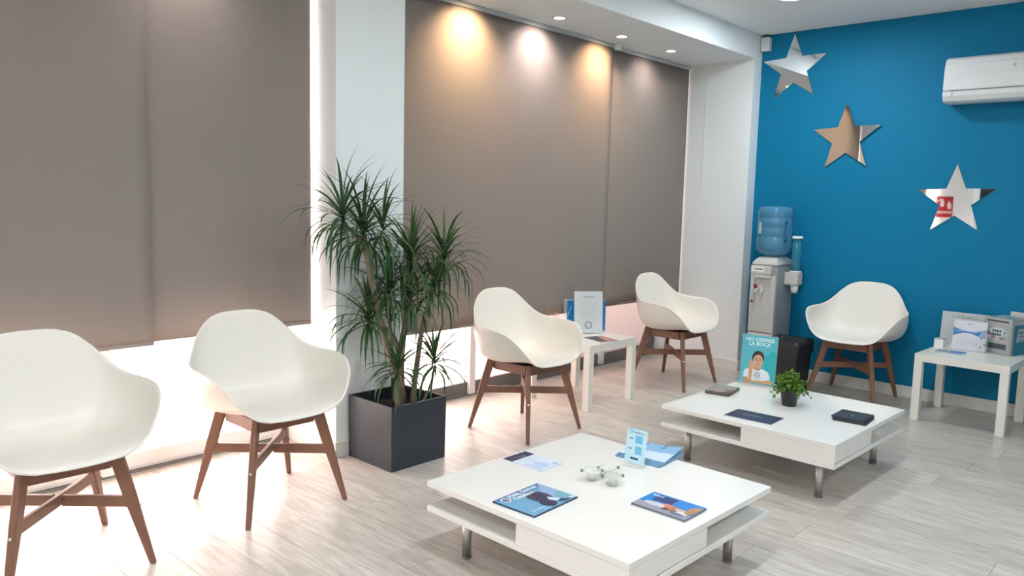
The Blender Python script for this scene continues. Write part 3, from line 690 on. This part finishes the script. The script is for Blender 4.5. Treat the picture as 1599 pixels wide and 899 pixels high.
pr = Print(.0036); pr.rect(0, 0, .215, .150, (128, 130, 142)); pr.build(t2, 'cover')
# stack of blue magazines, fanned
for k in range(4):
    lb = ['lowest blue brochure of the pile by the acrylic card holder', 'second lowest blue brochure of the pile by the card holder', 'third blue brochure of the pile by the card holder', 'topmost blue and white brochure, curled, beside the acrylic card holder'][k]
    t, bd = booklet('brochure', lb, 'brochure', (2.700+.004*k, 1.868-.003*k), -1.54+.03*k, .215, .200, .004, None, Z1+.0045*k, curl=.012 if k == 3 else 0, pages=mat('brochure_edge', srgb(120, 158, 192), .5, var=.2, scale=70), group='blue brochures piled on the near coffee table')
    pr = Print(.0042); pr.rect(0, 0, .215, .200, (134, 178, 212))
    if k == 3:
        # grid cover so that it can follow the curl
        pr = Print(.0042); N = 12
        for i in range(N):
            for j in range(4):
                x0, x1, y0, y1 = .215*i/N, .215*(i+1)/N, .05*j, .05*(j+1)
                pr.z = .0043; c_ = (206, 224, 240) if (j == 0 or (j == 1 and i > 4)) else ((96, 140, 186) if (i+j) % 5 == 0 and j == 3 else (138, 184, 220))
                pr.rect(x0, y0, x1, y1, c_)
    pr.build(t, 'cover', bend=bd if k == 3 else None)
# acrylic card holder
t = thing('card_holder', 'upright clear acrylic holder with a pale blue card, on the near coffee table', 'sign holder', (2.652, 1.736, Z1), -PI/2+.03)
bx('base', -.052, .052, -.020, .030, 0, .007, M['acrylic'], t, .002)
b = bmesh.new(); beam(b, (0, -.004, .0075), (0, .016, .152), (1, 0, 0), .100, .004, .100, .004); obj('acrylic_sheet', b, M['acrylic'], t)
pr = Print(.0001); pr.rect(-.047, .006, .047, .148, (190, 226, 238)); pr.rect(-.006, .090, .030, .122, (112, 186, 226)); pr.rect(-.002, .045, .030, .078, (112, 186, 226)); pr.rect(-.036, .104, -.016, .110, (120, 150, 176)); pr.rect(-.036, .062, -.016, .068, (120, 150, 176)); pr.rect(-.020, .022, .018, .030, (46, 66, 92))
pr.ring(-.030, .136, .006, .0078, (70, 110, 160)); pr.text('Catalano', -.021, .130, .016, (70, 110, 160))
pr.build(t, 'card', M4=Matrix.Translation((0, -.0065, .0075)) @ Matrix.Rotation(PI/2-.137, 4, 'X'))
# glass tealight holders
def tealight(x, y, lb, a0):
    t = thing('tealight_holder', lb, 'candle holder', (x, y, Z1), a0, 'clear glass tealight holders on the near table')
    obj('glass_cup', lathe(bmesh.new(), [(.019, 0), (.021, .003), (.021, .020), (.019, .026), (.029, .031), (.036, .036), (.036, .040), (.027, .038), (.020, .030), (.018, .012), (.004, .010)], n=36), M['glass'], t, True)
    b = bmesh.new(); n = 48
    loft(b, [[((.033+.005*math.cos(q))*math.cos(2*PI*i/n), (.033+.005*math.cos(q))*math.sin(2*PI*i/n), .037+.005*math.sin(q)) for i in range(n)] for q in [2*PI*j/9 for j in range(10)]], cap=False); obj('glass_rim', b, M['glass'], t, True)
    for k in range(2):
        a = PI*k; b = bmesh.new(); bmesh.ops.create_uvsphere(b, u_segments=14, v_segments=9, radius=.0065)
        for v in b.verts: v.co += Vector((.040*math.cos(a), .040*math.sin(a), .038))
        obj('glass_knob', b, mat('smoky_glass', (.22, .23, .19), .08, alpha=.8, var=.02) if k == 0 and 'smoky' not in M else M['smoky'], t, True)
        if 'smoky' not in M: M['smoky'] = bpy.data.materials['smoky_glass']
    # handle bead and plain tealight cup
    obj('candle', lathe(bmesh.new(), [(.0165, .0102), (.0165, .019), (.003, .0195)], n=24), mat('candle_wax', srgb(226, 224, 214), .5, var=.02) if 'wax' not in M else M['wax'], t, True)
    if 'wax' not in M: M['wax'] = bpy.data.materials['candle_wax']
tealight(2.392, 1.762, 'left glass tealight holder of the trio on the near table', -.75)
tealight(2.468, 1.738, 'rear glass tealight holder of the trio on the near table', -.75)
tealight(2.405, 1.672, 'right glass tealight holder of the trio on the near table', -.75)

# ------------------------------------------------------------------ things on the far coffee table
t, _ = booklet('book', 'grey and brown paperback on the left corner of the farther coffee table', 'book', (4.040, 2.030), .16, .200, .140, .018, None, Z1, pages=mat('book_edge', srgb(96, 88, 84), .6, var=.2, scale=120))
pr = Print(.0181); pr.rect(0, 0, .2, .14, (146, 144, 142)); pr.poly([(0, 0), (.10, 0), (.085, .05), (.04, .09), (0, .12)], (110, 90, 80)); pr.poly([(.02, .02), (.06, .03), (.09, .10), (.05, .12), (.01, .08)], (170, 148, 132)); pr.poly([(.0, .0), (.05, .01), (.03, .04), (0, .05)], (84, 76, 76)); pr.build(t, 'cover')
t, _ = booklet('leaflet', 'navy leaflet with pale lettering lying near the front of the farther coffee table', 'leaflet', (3.835, 1.612), PI/2+.03, .252, .170, .004, None, Z1)
pr = Print(.0041); pr.rect(0, 0, .252, .170, (40, 46, 76)); pr.rect(.0, .15, .252, .170, (48, 54, 86)); pr.build(t, 'cover')
pr = Print(.0046); pr.text('Catalano', 0, 0, .030, (176, 196, 226), align='CENTER'); pr.rect(-.045, -.022, -.005, -.018, (110, 126, 170)); pr.ring(.085, -.012, .010, .012, (70, 84, 130))
pr.build(t, 'lettering', M4=Matrix.Translation((.135, .085, 0)) @ Matrix.Rotation(PI, 4, 'Z'))
for k in range(3):
    t, bd = booklet('dark_booklet', ['lowest black booklet of the small pile on the farther coffee table', 'middle black booklet of the small pile on the farther coffee table', 'topmost black booklet with a small grey feather mark'][k], 'booklet',
                    (4.190+.003*k, 1.282+.002*k), PI/2+.08-.03*k, .160, .170, .0065, None, Z1+.0072*k, pages=mat('black_pages', srgb(60, 64, 70), .5, var=.4, scale=130), group='black booklets piled on the farther coffee table')
    pr = Print(.0066); pr.rect(0, 0, .160, .170, (40, 46, 54))
    if k == 2: pr.poly([(.070, .090), (.092, .080), (.096, .086), (.080, .100)], (150, 170, 176)); pr.poly([(.06, .098), (.072, .092), (.078, .100)], (100, 120, 128))
    pr.build(t, 'cover')
# poster in an acrylic stand
t = thing('poster_stand', 'turquoise upright poster of a pensive woman in a white T-shirt, on the farther coffee table', 'poster', (4.455, 2.060, Z1), -PI/2+.20)
bx('base', -.105, .105, -.01, .07, 0, .004, M['acrylic'], t, .001)
b = bmesh.new(); beam(b, (0, 0, .0045), (0, .035, .305), (1, 0, 0), .218, .004, .218, .004); obj('acrylic_sheet', b, M['acrylic'], t)
HW = .106
pr = Print(.0001); pr.rect(-HW, 0, HW, .298, (86, 178, 192)); pr.poly([(HW*.45, .0), (HW, .0), (HW, .20), (HW*.75, .21), (HW*.3, .16)], (40, 168, 172)); pr.rect(-HW+.002, .0, -HW*.8, .02, (96, 186, 204))
for tx, yy, sz in (('NO CIERRES', .262, .031), ('LA BOCA', .236, .031)): pr.text(tx, 0, yy, sz, (214, 238, 240), 'CENTER', .0007)
pr.rect(-.060, .226, .062, .228, (120, 200, 212)); pr.rect(-.030, .216, .050, .218, (120, 200, 212))
# torso, arms, head
pr.poly([(-.082, .012), (-.084, .070), (-.070, .088), (-.030, .096), (.025, .096), (.060, .082), (.074, .060), (.078, .012)], (222, 228, 232))
pr.poly([(-.084, .0), (-.084, .036), (-.058, .040), (-.048, .012), (-.04, .0)], (190, 152, 118))
pr.poly([(-.050, .006), (.090, .006), (.100, .020), (.070, .034), (.040, .024), (-.045, .020)], (202, 158, 124))
pr.poly([(-.052, .006), (-.034, .006), (-.030, .090), (-.036, .118), (-.056, .118), (-.052, .06)], (200, 156, 122))
pr.poly([(-.022, .088), (-.020, .110), (.018, .110), (.016, .088), (-.002, .082)], (188, 140, 110))
pr.disc(-.002, .164, .036, .040, (56, 42, 40)); pr.disc(-.002, .140, .029, .042, (206, 162, 132)); pr.poly([(-.034, .15), (-.03, .188), (0, .203), (.028, .188), (.034, .15), (.024, .172), (-.002, .182), (-.024, .172)], (58, 44, 42))
pr.rect(-.020, .154, -.006, .157, (80, 56, 50)); pr.rect(.004, .153, .018, .156, (80, 56, 50)); pr.disc(-.012, .148, .005, .0025, (70, 50, 46)); pr.disc(.011, .148, .005, .0025, (70, 50, 46)); pr.poly([(-.003, .146), (.001, .146), (.003, .131), (-.004, .131)], (188, 142, 114)); pr.disc(0, .120, .009, .0035, (176, 92, 84))
pr.poly([(-.052, .100), (-.022, .098), (-.018, .120), (-.030, .126), (-.044, .150), (-.052, .150)], (206, 160, 128))
for k in range(3): pr.poly([(-.034+.006*k, .108), (-.029+.006*k, .108), (-.026+.005*k, .128-.006*k), (-.031+.005*k, .128-.006*k)], (212, 168, 138))
pr.ring(0, .056, .013, .0165, (44, 58, 110)); pr.text('u', 0, .050, .022, (44, 58, 110), 'CENTER'); pr.rect(-.018, .030, .022, .034, (150, 200, 214))
pr.build(t, 'poster', M4=Matrix.Translation((0, -.0026, .0045)) @ Matrix.Rotation(PI/2-.116, 4, 'X'))
# small potted plant
t = thing('potted_plant', 'small bushy green plant in a black pot on the farther coffee table', 'plant', (4.125, 1.712, Z1))
obj('pot', lathe(bmesh.new(), [(.036, 0), (.037, .002), (.050, .078), (.053, .080), (.054, .088), (.047, .088), (.044, .07), (.005, .07)], n=36), M['pot'], t, True)
obj('soil', lathe(bmesh.new(), [(.0435, .0705), (.0435, .074)], n=24), M['soil'], t)
rr = random.Random(11); vs, fs = [], []; stems = bmesh.new()
for k in range(70):
    az = rr.uniform(0, 2*PI); el = math.radians(rr.uniform(-22, 80)); L = rr.uniform(.075, .102)*(1.0-.12*math.sin(el)); b0 = Vector((rr.uniform(-.018, .018), rr.uniform(-.018, .018), .075))
    d = Vector((math.cos(az)*math.cos(el), math.sin(az)*math.cos(el), math.sin(el))); pts = []
    for i in range(6):
        s = i/5; pts.append(b0 + Vector((0, 0, .035*min(1, s*2))) + d*L*s + Vector((0, 0, -.02*s*s*math.cos(el))))
    tube(stems, pts, .0009, 4)
    for i in range(1, 6):
        for q in range(6):
            c = pts[i] + Vector([rr.uniform(-.009, .009) for _ in range(3)]); n = Vector([rr.uniform(-1, 1) for _ in range(3)]).normalized(); a = n.orthogonal().normalized(); bq = n.cross(a); r = rr.uniform(.006, .0095)
            j = len(vs); vs += [c-a*r, c+bq*r*.7, c+a*r, c-bq*r*.7]; fs.append((j, j+1, j+2, j+3))
obj('stems', stems, M['leaf2'], t)
me = bpy.data.meshes.new('foliage'); me.from_pydata([tuple(v) for v in vs], [], fs); tag(link_mesh('foliage', me, M['leaf2'], t), kind='stuff')

# ------------------------------------------------------------------ things on the window side table
Z2 = .4505
t = thing('notice_stand', 'upright grey notice with a smiling ring logo on the window side table', 'sign holder', (4.455, 3.360, Z2), -.67)
bx('base', -.10, .10, -.012, .060, 0, .004, M['acrylic'], t, .001)
b = bmesh.new(); beam(b, (0, 0, .0045), (0, .040, .308), (1, 0, 0), .214, .0036, .214, .0036); obj('acrylic_sheet', b, M['acrylic'], t)
pr = Print(.0001); pr.rect(-.105, .002, .105, .302, (196, 204, 208)); pr.rect(-.040, .262, .040, .267, (110, 116, 124)); pr.rect(-.024, .252, .024, .254, (160, 166, 172))
for k in range(9): pr.rect(-.075, .225-.013*k, .030+.035*((k*37) % 3)/2, .227-.013*k, (172, 180, 186))
pr.ring(0, .060, .022, .027, (56, 74, 122)); pr.ring(0, .062, .012, .0135, (56, 74, 122), a0=PI*1.12, a1=PI*1.88); pr.disc(-.007, .066, .002, .002, (56, 74, 122)); pr.disc(.007, .066, .002, .002, (56, 74, 122))
pr.build(t, 'notice', M4=Matrix.Translation((0, -.0026, .0045)) @ Matrix.Rotation(PI/2-.129, 4, 'X'))
t = thing('folder_holder', 'clear rack of bright blue folders behind the grey notice', 'folder rack', (4.533, 3.435, Z2), -.67)
bx('rack_base', -.168, .150, -.030, .045, 0, .004, M['acrylic'], t, .001); bx('rack_back', -.168, .150, .041, .045, .0045, .235, M['acrylic'], t); bx('rack_side', -.168, -.165, -.030, .0405, .0045, .235, M['acrylic'], t)
for k in range(2): bx('folder', -.150+.006*k, .140, .006+.014*k, .014+.014*k, .0045, .226-.004*k, mat('blue_folder', (.005, .19, .50), .35, var=.03) if k == 0 else bpy.data.materials['blue_folder'], t)
pr = Print(); pr.poly([(-.145, .13), (-.14, .13), (-.115, .19), (-.12, .19)], (150, 200, 230)); pr.poly([(-.15, .10), (-.147, .10), (-.13, .15), (-.133, .15)], (150, 200, 230)); pr.build(t, 'print', M4=Matrix.Translation((0, .0055, 0)) @ Matrix.Rotation(PI/2, 4, 'X'))
t, _ = booklet('magazine', 'dark magazine with a reddish picture lying on the window side table', 'magazine', (4.235, 3.086), -.29, .155, .205, .004, None, Z2)
pr = Print(.0041); pr.rect(0, 0, .155, .205, (70, 70, 84)); pr.poly([(.060, 0), (.155, 0), (.155, .205), (.120, .205), (.085, .12)], (176, 116, 106)); pr.poly([(.085, .02), (.12, .03), (.13, .12), (.11, .16)], (206, 160, 146)); pr.poly([(.05, .12), (.09, .13), (.10, .18), (.06, .19)], (40, 38, 48)); pr.rect(.01, .03, .04, .04, (120, 130, 160)); pr.build(t, 'cover')
t = thing('reed_diffuser', 'small reed diffuser with amber sticks, half hidden by the armchair arm', 'diffuser', (4.255, 3.512, Z2))
obj('bottle', lathe(bmesh.new(), [(.024, 0), (.026, .004), (.026, .045), (.010, .058), (.010, .075)], n=24), M['glass'], t, True)
for k, (dx, dy) in enumerate(((-.045, .03), (.03, -.03), (.0, .02), (-.02, -.02), (.045, .01))):
    obj('reed', tube(bmesh.new(), [(0, 0, .01), (dx, dy, .19)], .0018, 6), M['amber'], t)

# ------------------------------------------------------------------ things on the blue-wall side table
t = thing('display_board', 'pale grey display board headed CATALANO on the blue-wall side table', 'display', (6.112, 1.325, Z2), -PI/2-.02)
b = bmesh.new(); beam(b, (0, 0, .0), (0, .030, .240), (1, 0, 0), .300, .006, .300, .006)
for v in b.verts: v.co.z = max(v.co.z, .0)
obj('board', b, mat('board_grey', srgb(188, 194, 196), .5, var=.02), t)
bx('foot', -.10, .10, .012, .050, 0, .004, M['acrylic'], t)
pr = Print(.0001); pr.text('CATALANO', -.010, .200, .030, (120, 132, 142), 'CENTER'); pr.build(t, 'lettering', M4=Matrix.Translation((0, -.0034, 0)) @ Matrix.Rotation(PI/2-.124, 4, 'X'))
t = thing('brochure_rack', 'clear rack with a white and blue wave brochure, leaning before the CATALANO board', 'brochure', (5.985, 1.255, Z2), -PI/2-.05)
bx('rack_lip', -.118, .100, -.020, -.016, .0, .040, M['acrylic'], t); bx('rack_base', -.118, .100, -.0155, .03, 0, .003, M['acrylic'], t)
b = bmesh.new(); beam(b, (-.009, .0, .0035), (-.009, .022, .205), (1, 0, 0), .205, .004, .205, .004); obj('brochure', b, M['paper'], t)
pr = Print(.0001); pr.rect(-.110, .0, .092, .200, (214, 212, 222)); N = 12
top = [(-.110+.202*i/N, .150-.022*math.sin(PI*i/N)) for i in range(N+1)]; bot_ = [(-.110+.202*i/N, .092+.026*math.sin(PI*min(1, i/N*1.15))) for i in range(N+1)]
pr.z += .0001
for i in range(N): pr.poly([bot_[i], bot_[i+1], top[i+1], top[i]], (66, 124, 188)); pr.z -= .00012
pr.z += .0004; pr.rect(-.03, .178, .01, .182, (140, 146, 160)); pr.rect(-.10, .124, -.05, .129, (150, 190, 226)); pr.rect(.01, .124, .04, .128, (150, 190, 226))
for k in range(4): pr.rect(-.075, .075-.014*k, .06, .077-.014*k, (176, 180, 196))
pr.build(t, 'print', M4=Matrix.Translation((0, -.0026, .0035)) @ Matrix.Rotation(PI/2-.109, 4, 'X'))
t = thing('card_box', 'small white card box at the left edge of the blue-wall side table', 'box', (5.96, 1.432, Z2), -.1)
bx('carton', -.028, .028, -.030, .030, 0, .062, M['frame'], t, .002); bx('lid', -.029, .029, -.031, .031, .0625, .068, M['alu'], t)
t, _ = booklet('flyer', 'grey and blue leaflet lying on the blue-wall side table', 'leaflet', (5.885, 1.245), PI/2+.06, .175, .125, .005, None, Z2)
pr = Print(.0051); pr.rect(0, 0, .175, .125, (150, 156, 170)); pr.poly([(.0, .0), (.10, .0), (.08, .125), (.0, .125)], (70, 124, 190)); pr.poly([(.0, .07), (.02, .125), (0, .125)], (190, 214, 232)); pr.rect(.11, .03, .16, .09, (130, 136, 152)); pr.build(t, 'cover')
t = thing('acrylic_award', 'clear acrylic block between the brochure rack and the grey suggestion box', 'ornament', (5.965, 1.175, Z2), -PI/2)
b = bmesh.new(); prism(b, [(-.030, -.008), (.030, -.008), (.030, .008), (-.030, .008)], 0, .10); obj('block', b, M['acrylic'], t, bevel=.003)
b = loft(bmesh.new(), [[(x*k, y, z) for x, y in ((-.030, -.008), (.030, -.008), (.030, .008), (-.030, .008))] for k, z in ((1, .1005), (.35, .15))]); obj('block_tip', b, M['acrylic'], t)
for (dx, z) in ((-.012, .09), (.012, .05), (-.010, .03)): bx('engraving', dx-.006, dx+.006, -.0092, -.0085, z, z+.016, M['cooler2'], t)
# suggestion box
t = thing('suggestion_box', 'grey metal suggestion box with a slot and printed question marks', 'box', (6.012, 1.105, Z2), -PI/2-.36)
w2, d2, hh = .094, .205, .245
bx('case', -w2, w2, 0, d2, 0, hh, M['gmetal'], t, .004)
bx('front_door', -w2+.012, w2-.012, -.004, -.0005, .016, hh-.040, M['gmetal'], t, .002)
bx('slot', -w2+.025, w2-.022, -.0022, -.0004, hh-.026, hh-.018, M['black'], t)
bx('lower_window', -w2+.016, w2-.026, -.0052, -.0042, .036, .072, mat('dark_window', srgb(72, 80, 84), .2, var=.05), t)
bx('back_panel', -w2-.004, w2+.10, d2+.0005, d2+.006, 0, hh+.030, M['cooler'], t, .002)
bx('side_poster', w2+.0005, w2+.0015, .030, d2-.01, .0, .205, mat('teal_poster', srgb(20, 112, 136), .4, var=.05), t)
pr = Print(); pr.disc(.005, .0, .062, .036, (190, 206, 204)); pr.poly([(-.068, -.002), (-.030, .0), (.060, -.050), (.066, -.062), (.050, -.062), (-.06, -.03)], (184, 182, 186)); pr.poly([(-.060, .0), (-.010, -.012), (-.012, -.042), (-.055, -.030)], (160, 110, 116)); pr.disc(-.052, -.032, .016, .014, (206, 190, 194))
pr.text('¿', -.050, -.010, .045, (60, 78, 80), 'CENTER', .0006).text('?', .052, -.020, .050, (60, 78, 80), 'CENTER', .0006)
for r in range(2):
    for k in range(4): pr.rect(-.030+.016*k, .004-.024*r, -.018+.016*k, .020-.024*r, (40, 92, 92) if (k+r) % 2 else (56, 80, 84))
pr.rect(.020, -.044, .052, -.026, (120, 134, 136)); pr.build(t, 'print', M4=Matrix.Translation((0, -.0045, .145)) @ Matrix.Rotation(PI/2, 4, 'X'))
pr = Print(); pr.rect(-.075, .05, .075, .15, (120, 170, 172)); pr.rect(-.05, .07, .0, .09, (230, 236, 236)).rect(.005, .08, .05, .10, (40, 110, 120)).rect(-.04, .11, .05, .125, (220, 230, 230)); pr.build(t, 'top_print', M4=Matrix.Translation((0, .0, hh+.0004)))
pr = Print(.0002); pr.poly([(.05, .085), (.17, .100), (.17, .18), (.07, .18)], (150, 166, 176)); pr.rect(.08, .150, .16, .158, (60, 76, 90)).rect(.08, .125, .15, .131, (90, 100, 112)); pr.build(t, 'side_print', M4=Matrix.Translation((w2+.0017, 0, 0)) @ Matrix(((0, 0, 1, 0), (1, 0, 0, 0), (0, 1, 0, 0), (0, 0, 0, 1))))
# ------------------------------------------------------------------ what the lowest star mirrors: red sign on the white wall behind the camera's left
t = thing('wall_sign', 'red square sign with white picture, seen only mirrored in the lowest star', 'sign', (-1.0, 3.33, 1.47), PI/2)
bx('sign_plate', -.115, .115, -.004, -.0005, -.16, .16, mat('sign_red', srgb(186, 40, 44), .4, var=.02), t)
pr = Print(.0001); W_ = (240, 236, 236)
k_ = .42
sc = lambda P: [(x*k_, y*k_+.01) for x, y in P]
rc = lambda x0, y0, x1, y1: pr.poly(sc([(x0, y0), (x1, y0), (x1, y1), (x0, y1)]), W_)
rc(.02, -.02, .14, .20); rc(.055, .20, .105, .26); pr.poly(sc([(.105, .25), (.22, .16), (.24, .19), (.11, .29)]), W_); pr.poly(sc([(-.22, -.10), (-.12, -.10), (-.08, .05), (-.14, .22), (-.19, .08), (-.21, .14)]), W_)
for k in range(7): rc(-.24+.07*k, -.27, -.195+.07*k, -.18)
pr.build(t, 'print', M4=Matrix.Translation((0, -.0042, 0)) @ Matrix.Rotation(PI/2, 4, 'X'))
